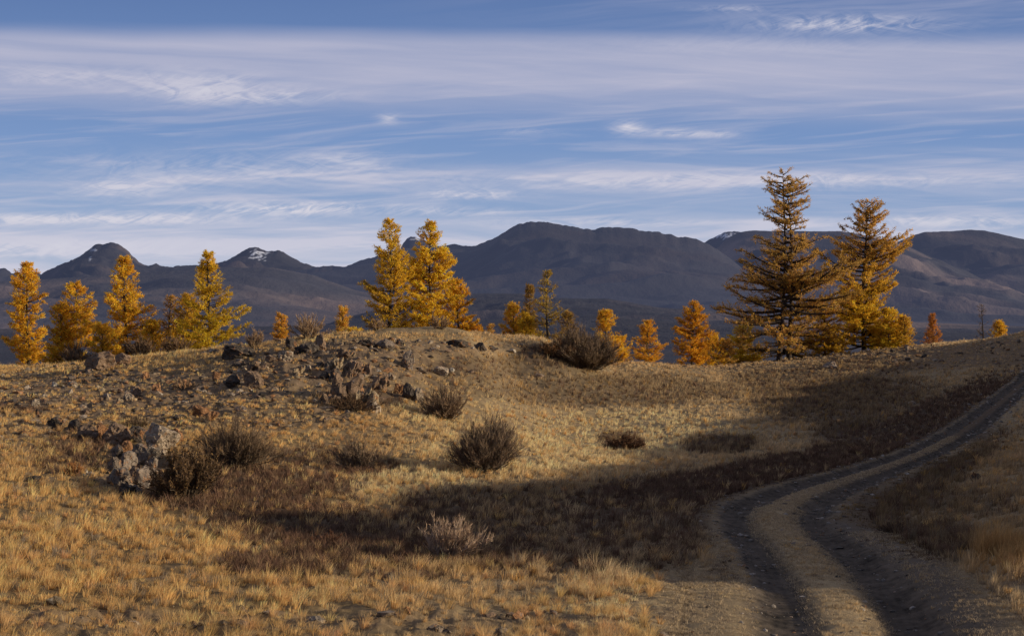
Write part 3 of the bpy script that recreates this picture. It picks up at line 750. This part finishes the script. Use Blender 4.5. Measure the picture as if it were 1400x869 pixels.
RK = [
(138,507,46,24,'brown','large cracked boulder on the left crest before the second larch'),
(168,501,24,17,'brown','smaller boulder touching the right side of the large crest boulder'),
(326,489,46,18,'dark','long dark slab on the crest right of the green tinged larch'),
(293,483,16,6,'pale','low pale stone at the crest just left of the long dark slab'),
(199,519,15,15,'orange','pale orange stone standing alone below the bush under the broad larch'),
(76,531,13,8,'white','white stone on the left grass edge below the leftmost larches'),
(99,532,15,10,'pale','squat pale stone right of the white one on the left grass edge'),
(118,527,13,9,'dark','dark stone third in the row below the crest boulder'),
(176,551,19,12,'pale','pale grey wedge stone on the left stony slope'),
(186,544,17,15,'brown','brown block leaning over the pale grey wedge stone'),
(214,544,13,13,'orange','stone with pale orange top right of the brown leaning block'),
(248,532,28,14,'orange','broad rusty stone in the middle of the left stony slope'),
(296,522,14,12,'orange','small rusty stone below the long dark crest slab'),
(347,531,28,24,'brown','cracked brown orange block at the right end of the left rock band'),
(318,531,34,17,'dark','dark brown block left of the cracked brown orange one'),
(366,528,16,8,'dark','flat dark stone right of the cracked brown orange block'),
(49,559,13,13,'pale','pale stone near the left edge of the stony slope'),
(53,569,10,9,'dark','dark stone just below the pale one at the left edge'),
(274,571,28,17,'orange','bright rusty rock above the wide grey shrub'),
(290,577,22,12,'orange','second rusty rock lower right of the bright rusty one'),
(330,564,20,7,'grey','flat grey stone right of the two rusty rocks'),
(246,576,20,7,'dark','low dark stone left of the two rusty rocks'),
(77,586,24,16,'dark','dark rock at the left end of the rock row leading to the boulder pile'),
(104,590,24,17,'dark','second dark rock of the row leading to the boulder pile'),
(69,595,12,7,'tan','tan stone in front of the row leading to the boulder pile'),
(122,601,32,22,'brown','wide brown rock in the middle of the row leading to the boulder pile'),
(139,599,19,20,'orange','orange brown rock joining the row to the boulder pile'),
(158,606,42,30,'brown','big smooth dark brown boulder at the back left of the pile'),
(188,602,30,22,'dark','shadowed boulder at the back middle of the pile'),
(224,612,46,34,'pale','white and orange patched boulder on top of the pile'),
(240,604,24,20,'orange','rusty boulder at the right end of the pile top'),
(173,618,16,14,'orange','small orange stone wedged in the upper pile'),
(160,624,18,16,'grey','grey stone on the left shoulder of the boulder pile'),
(193,634,27,25,'grey','upright grey boulder in the centre of the pile'),
(209,625,26,16,'pale','flat pale boulder under the white patched one'),
(175,643,34,26,'grey','slanted grey slab at the heart of the boulder pile'),
(155,648,20,20,'grey','grey boulder at the left foot of the pile'),
(167,667,36,27,'grey','large grey boulder low in the pile'),
(200,668,34,28,'grey','grey boulder half hidden behind the tall dark shrub'),
(163,640,16,13,'tan','small tan stone on the left face of the pile'),
(184,626,15,12,'brown','small brown stone just below the shadowed back boulder'),
(186,654,20,16,'brown','brown stone between the slanted grey slab and the hidden boulder'),
(152,662,15,12,'brown','small brown stone at the outer left base of the pile'),
(185,676,18,14,'grey','squat grey stone at the front base of the pile'),
(207,646,20,18,'grey','grey block beside the shrub on the pile right side'),
(173,680,26,16,'dark','lowest dark boulder of the pile, sunk in the grass'),
(117,649,7,6,'white','small white stone in the shade left of the boulder pile'),
(45,658,24,9,'dark','dark flat stone among golden tussocks at left'),
(398,477,16,16,'dark','jagged dark rock standing up on the crest, left one'),
(419,483,36,16,'dark','dark flat topped rock between the two upright crest rocks'),
(438,480,16,22,'brown','upright square brown rock on the crest'),
(391,495,22,14,'pale','pale rock under the jagged crest rock'),
(372,497,20,10,'brown','low brown rock on the crest left of the pale one'),
(469,545,38,42,'brown','largest lit crag of the central outcrop'),
(480,516,26,28,'brown','upper crag of the central outcrop'),
(500,556,32,30,'tan','lower right crag of the central outcrop'),
(496,516,28,20,'brown','right upper shoulder of the central outcrop'),
(510,563,20,20,'pale','lowest pale crag of the central outcrop'),
(450,520,30,18,'dark','dark left flank rock of the central outcrop'),
(488,536,20,26,'orange','rusty narrow crag in the middle of the outcrop'),
(440,503,24,16,'dark','shadowed crag left of the upper outcrop crag'),
(458,508,20,20,'tan','tan crag tucked against the upper outcrop crag'),
(522,533,26,20,'brown','brown crag on the right flank of the central outcrop'),
(450,552,26,18,'brown','low crag at the left foot of the central outcrop'),
(532,520,16,10,'pale','pale chip of crag above the orange rock of the trio'),
(352,508,24,14,'brown','brown crag stub below the long dark crest slab'),
(410,512,22,14,'tan','tan crag stub below the dark flat topped crest rock'),
(470,490,24,14,'brown','brown crag stub just under the slim pale larch'),
(557,503,21,26,'grey','squared grey block standing alone on the knoll'),
(548,539,18,16,'orange','orange rock at the left of the trio above the grey shrub'),
(560,547,22,22,'dark','dark rock in the middle of the trio above the grey shrub'),
(572,550,16,20,'pale','pale rock at the right of the trio above the grey shrub'),
(502,474,26,10,'dark','low dark rock on the crest right of the slim pale larch'),
(527,477,30,13,'grey','broad pale grey rock on the crest below the tall pair'),
(546,475,14,10,'dark','small dark rock at the foot of the left tall larch'),
(627,473,34,10,'dark','long dark rock on the crest right of the tall pair'),
(657,478,18,10,'dark','dark hump at the crest right of the long dark rock'),
(674,481,16,8,'dark','last dark crest stone toward the brown open larches'),
(603,512,22,12,'pale','pale brown rock right of the squared grey block'),
(618,507,8,6,'white','little white stone above the pale brown rock'),
(594,482,16,6,'grey','flat stone near the crest above the squared grey block'),
(700,483,12,5,'white','white flat stone near the crest left of the low brown shrub'),
(757,472,16,7,'tan','tan stone on the skyline beside the big rounded shrub'),
(737,515,16,6,'grey','grey flat stone below the low brown shrub'),
(1134,504,20,10,'grey','grey boulder in the shade below the giant larch'),
(1241,481,8,6,'pale','pale stone near the crest on the right ridge'),
(1222,481,12,4,'dark','flat dark stone beside the pale one on the right ridge'),
(1204,487,10,4,'dark','flat dark stone lower left on the right ridge'),
(1247,552,10,5,'white','white stone in the shaded grass left of the track bend'),
(1334,660,15,15,'dark','round dark rock on the shaded slope right of the track'),
(1327,646,9,3,'white','thin white stone just above the round dark rock'),
(686,867,20,15,'pale','round speckled boulder at the bottom edge, left of the two'),
(905,871,20,12,'grey','flattened speckled boulder at the bottom edge, right of the two'),
(946,866,9,4,'dark','dark flat pebble right of the flattened bottom boulder'),
(238,860,12,6,'dark','left stone of the small dark heap at the bottom'),
(251,859,14,9,'dark','tallest stone of the small dark heap at the bottom'),
(264,861,13,7,'dark','middle low stone of the small dark heap at the bottom'),
(273,858,9,7,'brown','narrow brown stone of the small dark heap at the bottom'),
(284,860,10,7,'brown','right stone of the small dark heap at the bottom'),
]
for i, (x, y, w, h_, c, lb) in enumerate(RK):
    rd = 1 if 'speckled' in lb else 0
    rock(x, y, w, h_, c, lb, i+1, 'boulder' if ('boulder' in lb or w > 28) else 'rock', rd, name='boulder' if ('boulder' in lb or w > 28) else 'rock')
# small individual stones strewn over the stony ground
rg = np.random.RandomState(5)
protos = []
for k in range(12):
    V, Fc = rock_mesh(rg, 1, .9, .7, 2)
    me = mesh_obj('stone', V, [Fc], M_rock, col=np.tile(np.array(ROCKCOL[['grey','brown','pale','orange','tan','dark','grey','pale','brown','white','tan','orange'][k]]), (len(V), 1)))
    protos.append(me.data); bpy.data.objects.remove(me)
cnt = 0; tries = 0
while cnt < 280 and tries < 6000:
    tries += 1
    x = rg.uniform(-10, 1410); y = rg.uniform(466, 690)
    X, D = ground_hit(x, y) if tries % 1 == 0 else (0, 0)
    pr = masks(np.array([X]), np.array([D]), np.array([smooth_h([X], [D])[0]]))
    if rg.rand() > pr[3][0]**1.5 or abs(pr[4][0]) < 2.6 or D > 150: continue
    s = (3.0+7*rg.rand()**2.5)/F*D
    o = bpy.data.objects.new('stone', protos[rg.randint(12)]); COL.objects.link(o)
    o.location = (X, D, hz(X, D)+s*.12); o.scale = (s, s, s*(.6+.5*rg.rand())); o.rotation_euler = (rg.normal()*.25, rg.normal()*.25, rg.rand()*6.28)
    tag(o, 'small angular stone lying on the stony ground', 'stone', 'small stones strewn over the stony ground')
    cnt += 1
# gravel in the track
ga = Acc(); V0, F0 = ICO[2]
import bmesh
V1, F1 = (lambda q: q)(ico(1))
for k in range(4200):
    j = rg.randint(20, 399); lt = rg.choice([-1.5, -.9, .9, 1.6, .4])+rg.normal()*.28
    c = TL[j]+TN[j]*lt+rg.normal(size=2)*.15
    D = c[1]
    s = (.011+.036*rg.rand()**4)*(1+D/45)
    Vv = V1*(s*np.array([1, .8, .55])*(.7+.6*rg.rand(3)))*(1+.2*rg.normal(size=(len(V1), 1)))
    ga.add(Vv+np.array([c[0], c[1], 0]), tris=F1, col=np.array([.34,.29,.24])*(.35+1.2*rg.rand()**2))
Vall = np.concatenate(ga.V); cent = Vall.reshape(-1, len(V1), 3).mean(1)
hh = full_h(cent[:, 0], cent[:, 1])[0]+.008
off_ = np.repeat(hh, len(V1)); Vall[:, 2] += off_
ga.V = [Vall]
tag(ga.build('gravel', M_rock), 'loose gravel in the ruts of the track', kind='stuff')

# ------------------------------------------------------------------ grass and heath cover
def blades(Xc, Yc, Zc, n, hgt, rad, wid, C, rg, lean=.35, wind=.30):
    """n blades per tuft"""
    N = len(Xc)*n; r = np.repeat
    az = rg.rand(N)*6.283; e = rg.rand(N)**.7
    R_ = r(rad, n)*e
    bx = r(Xc, n)+np.cos(az)*R_*.55; by = r(Yc, n)+np.sin(az)*R_*.55; bz = r(Zc, n)-.015
    L = r(hgt, n)*(.55+.6*rg.rand(N))
    ln = lean*(.3+e)
    dx = np.cos(az)*ln+wind*(.5+.6*rg.rand(N)); dy = np.sin(az)*ln
    P0 = np.stack([bx, by, bz], 1)
    up = np.sqrt(np.maximum(.15, 1-(dx*.7)**2-(dy*.7)**2))
    P1 = P0+np.stack([dx*.35*L, dy*.35*L, up*.58*L], 1)
    P2 = P0+np.stack([dx*1.0*L, dy*1.0*L, up*.98*L], 1)
    fa = rg.rand(N)*3.14159
    sd = np.stack([np.cos(fa), np.sin(fa), np.zeros(N)], 1)*r(wid, n)[:, None]
    V = np.stack([P0-sd, P0+sd, P1-sd*.75, P1+sd*.75, P2], 1).reshape(-1, 3)
    b = np.arange(N)*5
    c = r(C, n, axis=0)*(.7+.6*rg.rand(N, 1))
    cc = np.stack([c*.8, c*.8, c, c, c*1.15], 1).reshape(-1, 3)
    return V, np.stack([b+2, b+3, b+4], 1), np.stack([b, b+1, b+3, b+2], 1), cc

def cover(name, r0, r1, dens, nb, seed, label):
    rg = np.random.RandomState(seed)
    area = R(46)/2*(r1*r1-r0*r0); N = int(area*dens)
    th = rg.uniform(-R(23), R(23), N); rr_ = np.sqrt(rg.uniform(r0*r0, r1*r1, N))
    X = rr_*np.sin(th); Y = rr_*np.cos(th)
    h, px, py, he, ro, lat, al, n1, n2 = full_h(X, Y)
    clump = fbm(X*.9+3, Y*.9, 3); c2 = fbm(X*.25+77, Y*.2, 3)
    keep = (((px-190)/58)**2+((py-640)/46)**2 > .8+.3*n1) & (py > 455) & (py < 905) & (px > -60) & (px < 1460)
    a = np.abs(lat)
    keep &= ~((a > .38) & (a < 1.38)) & ~((a <= .5) & (rg.rand(N) < .0))
    keep &= ~((a >= 1.35) & (a < 2.1) & (lat > 0) & (Y < 35) & (rg.rand(N) < .75))
    farroad = (a < 1.5) & (Y > 36); keep &= ~(farroad & (rg.rand(N) < .9))
    p = np.clip(.64+1.15*clump, .07, 1)
    p = p*(1-ro*.38)*(1-.5*sm(790, 850, py)*(1-sm(650, 820, px)))
    keep &= rg.rand(N) < np.maximum(p, he*.9)
    X, Y, h, px, py, he, ro, lat, clump, c2, rr_ = [v[keep] for v in (X, Y, h, px, py, he, ro, lat, clump, c2, rr_)]
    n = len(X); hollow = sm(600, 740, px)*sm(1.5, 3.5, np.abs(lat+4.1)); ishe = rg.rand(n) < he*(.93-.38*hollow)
    left = 1-sm(200, 900, px)
    C = (np.array([.76,.48,.195])*left[:, None]+np.array([.60,.43,.235])*(1-left[:, None]))
    C = C*(.88+.40*rg.rand(n, 1))*(1+.35*c2[:, None])
    sun_pale = blobs(px, py, [(860,590,170,34,1),(720,615,160,38,.8),(560,665,120,24,.9),(480,672,80,20,.8),(900,835,190,34,.9),(620,560,90,40,.6),(1020,560,80,20,.5)], 0*px+c2*.6, 0*px)*(1-he)  # paler grass patches, brightened in colour to carry the sunlit look of the slope
    C = C*(1-sun_pale[:, None]*.8)+np.array([.92,.69,.37])*(.85+.35*rg.rand(n, 1))*sun_pale[:, None]*.8
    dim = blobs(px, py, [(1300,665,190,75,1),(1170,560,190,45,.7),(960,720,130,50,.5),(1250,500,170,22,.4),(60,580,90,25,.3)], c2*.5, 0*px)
    C = C*(1-.36*dim[:, None]*np.array([.92, 1, 1.06]))  # browner grass, darkened to put extra shade into the right bank and far slope
    org = rg.rand(n) < .06; C[org] = np.array([.66,.39,.13])
    gry = rg.rand(n) < .16; C[gry] = np.array([.34,.265,.18])
    C[ishe] = np.array([.155,.088,.056])*(.55+.9*rg.rand(ishe.sum(), 1))
    mixd = ishe & (rg.rand(n) < .18); C[mixd] = np.array([.27,.18,.10])
    H = (.07+.11*rg.rand(n)+.24*np.clip(clump+.05, 0, 1)+.12*np.clip(c2, 0, 1))*(1+.25*rg.normal(size=n)).clip(.5, 1.7)
    big = rg.rand(n) < .035; H[big] += .12; C[big] *= 1.12
    H *= (1-.45*ro)
    bottom = sm(800, 869, py); H *= (1-.35*bottom*(px < 760))
    H[ishe] = .13+.20*rg.rand(ishe.sum())
    med = (lat > -1.9-(Y < 27)*1.4) & (lat < 2.4); H[med] *= .28; C[med] *= .8
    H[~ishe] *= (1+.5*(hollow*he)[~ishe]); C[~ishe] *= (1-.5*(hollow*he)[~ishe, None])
    low_ = sm(690, 760, px)*(1-sm(1060, 1100, px))*sm(795, 825, py); H *= (1-.5*low_)
    tall = sm(1310, 1345, px)*(1-sm(770, 800, py))*sm(725, 750, py); H = H*(1+1.1*tall); C = C*(1-tall[:, None])+np.array([.50,.30,.12])*tall[:, None]
    hl = H.copy()
    wid = np.maximum(.0022, rr_*.00015)*(.8+.5*rg.rand(n))
    wid[ishe] *= .9
    o = []
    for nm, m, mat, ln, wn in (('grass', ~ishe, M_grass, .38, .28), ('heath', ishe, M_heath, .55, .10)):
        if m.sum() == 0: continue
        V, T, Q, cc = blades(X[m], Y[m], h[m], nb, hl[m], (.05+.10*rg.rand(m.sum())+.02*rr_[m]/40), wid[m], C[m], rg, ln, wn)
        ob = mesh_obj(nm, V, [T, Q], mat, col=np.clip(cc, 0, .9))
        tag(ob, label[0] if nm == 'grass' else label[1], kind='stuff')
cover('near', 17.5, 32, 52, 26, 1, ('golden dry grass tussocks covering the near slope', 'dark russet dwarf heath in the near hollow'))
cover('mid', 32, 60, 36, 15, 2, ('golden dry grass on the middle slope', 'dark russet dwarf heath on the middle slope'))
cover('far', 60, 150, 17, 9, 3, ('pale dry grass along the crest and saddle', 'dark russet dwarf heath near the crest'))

# single golden tussocks
rg = np.random.RandomState(46); N = 9000
th = rg.uniform(-R(22), R(22), N); rr_ = np.exp(rg.uniform(math.log(18), math.log(75), N))
X = rr_*np.sin(th); Y = rr_*np.cos(th); h, px, py, he, ro, lat, al, n1, n2 = full_h(X, Y)
cl = fbm(X*.35+11, Y*.35, 3)
kp = (rg.rand(N) < np.clip(.35+1.3*cl, .03, 1)*(1-.75*he)*(1-.4*sm(900, 1050, px))) & (np.abs(lat) > 2.8) & (py > 480)
X, Y, h, rr_, px = X[kp], Y[kp], h[kp], rr_[kp], px[kp]; n = len(X)
Vv, T, Q, cc = blades(X, Y, h, 46, (.13+.17*rg.rand(n)**1.5), .06+.07*rg.rand(n), np.maximum(.002, rr_*.00013), np.array([.74,.475,.205])*(.75+.4*rg.rand(n, 1))*(1+.04*rg.normal(size=(n, 3))), rg, .62, .30)
tag(mesh_obj('tussock_grass', Vv, [T, Q], M_grass, col=np.clip(cc, 0, .92)), 'tufted golden bunchgrass spread over the slope', kind='stuff')
# cropped straw on the middle strip and the verges of the track
rg = np.random.RandomState(44); N = 60000
j = rg.randint(12, 396, N); w_ = rg.rand(N)
j = np.where(TL[j, 1] > 40, rg.randint(12, 160, N), j)
side_ = rg.rand(N) < .42
lt = np.where(side_, rg.uniform(-.62, .62, N), np.sign(rg.rand(N)-.5)*(1.45+1.25*rg.rand(N)**.8))
Xv = TL[j, 0]+TN[j, 0]*lt+rg.normal(size=N)*.05; Yv = TL[j, 1]+TN[j, 1]*lt+rg.normal(size=N)*.12
lf = (rg.rand(N) < .3) & (Yv < 31); ex = -1.4-rg.rand(N)*4.5
Xv = np.where(lf, TL[j, 0]+TN[j, 0]*ex, Xv); Yv = np.where(lf, TL[j, 1]+TN[j, 1]*ex, Yv)
ls, _ = track_dist(Xv, Yv)
kp = (fbm(Xv*1.5, Yv*1.5, 3) > -.3) & (Yv > 16) & ~((np.abs(ls) > 1.3) & (Yv > 32.5)) & ~((np.abs(ls) > .38) & (Yv > 38))
Xv, Yv = Xv[kp], Yv[kp]; n = len(Xv)
hv = full_h(Xv, Yv)[0]
Vv, T, Q, cc = blades(Xv, Yv, hv, 7, .03+.05*rg.rand(n), np.full(n, .06), np.maximum(.003, Yv*.0002), np.array([.52,.40,.255])*(.6+.6*rg.rand(n, 1)), rg, .9, .5)
tag(mesh_obj('cropped_grass', Vv, [T, Q], M_grass, col=np.clip(cc, 0, .9)), 'short flattened straw along the track', kind='stuff')
# scree on the stony ground
V1, F1 = ico(1); rg = np.random.RandomState(45)
N = 130000; th = rg.uniform(-R(23), R(23), N); rr_ = np.sqrt(rg.uniform(17**2, 140**2, N)) ; rr_[:12000] = rg.uniform(17, 45, 12000)
X = rr_*np.sin(th); Y = rr_*np.cos(th); h, px, py, he, ro, lat, al, n1, n2 = full_h(X, Y)
cl = fbm(X*.5+31, Y*.5, 3)
kp = (rg.rand(N) < ro**1.3*np.clip(.5+1.6*cl, .08, 1)*.8*(1-.85*sm(900, 1000, px))) & (np.abs(lat) > 2.4) & (py > 455)
X, Y, h, rr_ = X[kp], Y[kp], h[kp], rr_[kp]; n = len(X)
sz = (.026+.15*rg.rand(n)**4)*(.6+rr_/120)
B = V1[None]*(1+.38*rg.normal(size=(n, len(V1), 1)).clip(-1.2, 1.2))*(sz[:, None]*np.array([1, .9, .62])*(.6+.8*rg.rand(n, 3)))[:, None, :]
B = B+np.stack([X, Y, h+sz*.15], 1)[:, None]
pal = np.array([ROCKCOL[k] for k in ('grey', 'brown', 'tan', 'orange', 'pale', 'brown', 'tan', 'grey', 'dark')])
cc = pal[rg.randint(0, 9, n)]*(.6+.7*rg.rand(n, 1))
Fs = (F1[None]+(np.arange(n)*len(V1))[:, None, None]).reshape(-1, 3)
tag(mesh_obj('scree', B.reshape(-1, 3), [Fs], M_rock, col=np.repeat(cc, len(V1), 0)), 'stone rubble littering the stony knoll', kind='stuff')

# ------------------------------------------------------------------ sky
w = bpy.data.worlds.new('World'); S.world = w; w.use_nodes = True
t = NT(w.node_tree)
out = t.n('ShaderNodeOutputWorld'); bg = t.n('ShaderNodeBackground')
sky = t.n('ShaderNodeTexSky', sky_type='NISHITA'); sky.sun_disc = False
sky.sun_elevation = SUN_EL; sky.sun_rotation = R(90)+SUN_BACK
sky.altitude = 2000; sky.dust_density = .4; sky.ozone_density = 2.0
tc = t.n('ShaderNodeTexCoord'); sp = t.n('ShaderNodeSeparateXYZ'); t.t.links.new(tc.outputs['Generated'], sp.inputs[0])
x, y, z = [E(t, o) for o in sp.outputs]
U = t.math('ARCTAN2', x, y); hyp = t.math('SQRT', x*x+y*y); V_ = (z/hyp)/t.math('MAXIMUM', t.math('COSINE', U), .35)
def uv(px, py): return (math.atan((px-CX)/F), (CY-py)/F)
# sky gradient matched to a clear high-altitude autumn sky
gr = t.n('ShaderNodeValToRGB'); t.set(gr.inputs[0], V_*2.0)
cr = gr.color_ramp
stops = [(0.0, (.33,.43,.62)), (.12, (.26,.38,.64)), (.26, (.195,.31,.60)), (.45, (.120,.205,.455)), (.75, (.085,.16,.36)), (1, (.07,.13,.30))]
cr.elements[0].position = 0; cr.elements[0].color = (*stops[0][1], 1); cr.elements[1].position = 1; cr.elements[1].color = (*stops[-1][1], 1)
for p_, c_ in stops[1:-1]:
    e = cr.elements.new(p_); e.color = (*c_, 1)
SK = .08
gradc = t.mix(1.0, gr.outputs[0], (1/SK, 1/SK, 1/SK), 'MULTIPLY')
base = t.mix(.78, sky.outputs[0], gradc)
wob = (t.noise(t.vec(U*3.0, V_*9.0), 2.0, 3, .5)-.5)
Vw = V_+wob*.012
streak = t.noise(t.vec(U*2.2, Vw*46.0+U*3.0), 1.6, 6, .55, .3)
streak2 = t.noise(t.vec(U*5.0+7.0, Vw*80.0-U*5.0), 1.5, 5, .55, .6)
puff = t.noise(t.vec(U*34.0+wob*14, V_*95.0+U*18), 1.0, 6, .62, 1.1)
fibre = t.noise(t.vec(U*26.0, V_*170.0-U*60), 1.0, 5, .6, 1.8)
def G(px, py, rx, ry, a=1.0, slope=0.0):
    u0, v0 = uv(px, py); du = (U-u0)/(rx/F); dv = (V_-v0-(U-u0)*slope)/(ry/F)
    d = du*du+dv*dv
    return t.math('EXPONENT', d*-1.0)*a
# broad veil: sharp upper edge near y=45..., soft lower edge near 150
top = t.smooth(V_+wob*.008+(streak-.5)*.010+U*.012, .2085, .1925); bot = t.smooth(Vw+U*.012, .134, .170)
veil = top*bot*(.70+.0)+top*bot*(streak-.5)*1.1
veil2 = t.smooth(Vw-U*.03, .118, .100)*t.smooth(Vw, .06, .10)*(t.smooth(streak, .36, .72)*.52+.08)
mid = t.smooth(streak2, .44, .74)*t.smooth(V_, .20, .12)*.46
lowv = t.smooth(V_, .084, .050)*(.42+(streak-.38)*2.2)
topr = t.smooth(V_, .192, .225)*t.smooth(U, -.15, .30)*.35*t.smooth(streak2, .3, .7)
blob = (G(275,122,75,20,.9)+G(380,132,70,11,.75)+G(100,105,120,14,.35)+G(165,258,75,16,.75)+G(310,240,130,22,.35)+G(400,285,130,9,1.4)+G(120,299,190,8,1.3)+G(60,340,240,12,.8)+G(250,225,260,20,.35)+G(900,250,300,14,.35)
        +G(470,222,60,16,.5)+G(530,162,14,8,.8)+G(640,266,60,7,.9)+G(620,289,70,7,.8)+G(860,175,24,10,1.1)+G(920,181,30,6,1.0)+G(975,184,34,6,.9)+G(730,180,40,6,.5)
        +G(820,304,140,6,.75)+G(1160,33,120,12,1.25,.0)+G(1000,12,60,5,.6)+G(1310,303,140,9,.9)+G(1060,246,330,9,.5)+G(1080,60,300,14,.15))
wisp = blob*t.smooth(puff*.6+fibre*.4, .33, .66)
dens = veil+veil2+mid+lowv+topr+wisp*.75
dens = t.math('MINIMUM', t.math('MAXIMUM', dens, 0.0), .93)
upper = t.smooth(V_, .235, .30)  # warm cloud overhead, out of view, added to lift and warm the shadows
dens = dens*(1-upper)+upper*.46
front = t.smooth(y, -.1, .3)
cloudc = t.mix(t.smooth(V_, .03, .17), (.60/SK, .595/SK, .70/SK), (.48/SK, .485/SK, .62/SK))
cloudc = t.mix(upper, cloudc, (.62/SK, .53/SK, .46/SK))
cloudc = t.mix(wisp*.7, cloudc, (.72/SK, .70/SK, .76/SK))
fin = t.mix(dens*(front*.7+.3), base, cloudc)
t.set(bg.inputs[0], fin); bg.inputs[1].default_value = SK
t.t.links.new(bg.outputs[0], out.inputs[0])

# ------------------------------------------------------------------ sun, camera, view
sl = bpy.data.lights.new('sun', 'SUN'); sl.energy = 5.0; sl.angle = R(.9); sl.color = (1, .85, .63)
so = bpy.data.objects.new('sun', sl); COL.objects.link(so)
from mathutils import Vector
d = Vector((math.cos(SUN_EL)*sv[0], math.cos(SUN_EL)*sv[1], math.sin(SUN_EL)))
so.rotation_euler = d.to_track_quat('Z', 'Y').to_euler()
cam = bpy.data.cameras.new('camera'); co = bpy.data.objects.new('camera', cam); COL.objects.link(co)
co.location = (0, 0, 0); co.rotation_euler = (R(90), 0, 0)
cam.sensor_width = 36; cam.lens = 36*F/1400; cam.clip_start = .1; cam.clip_end = 20000
S.camera = co
S.view_settings.view_transform = 'Standard'; S.view_settings.look = 'None'; S.view_settings.exposure = 0
S.render.engine = 'CYCLES'
S.cycles.use_denoising = True
S.cycles.max_bounces = 6; S.cycles.transparent_max_bounces = 8
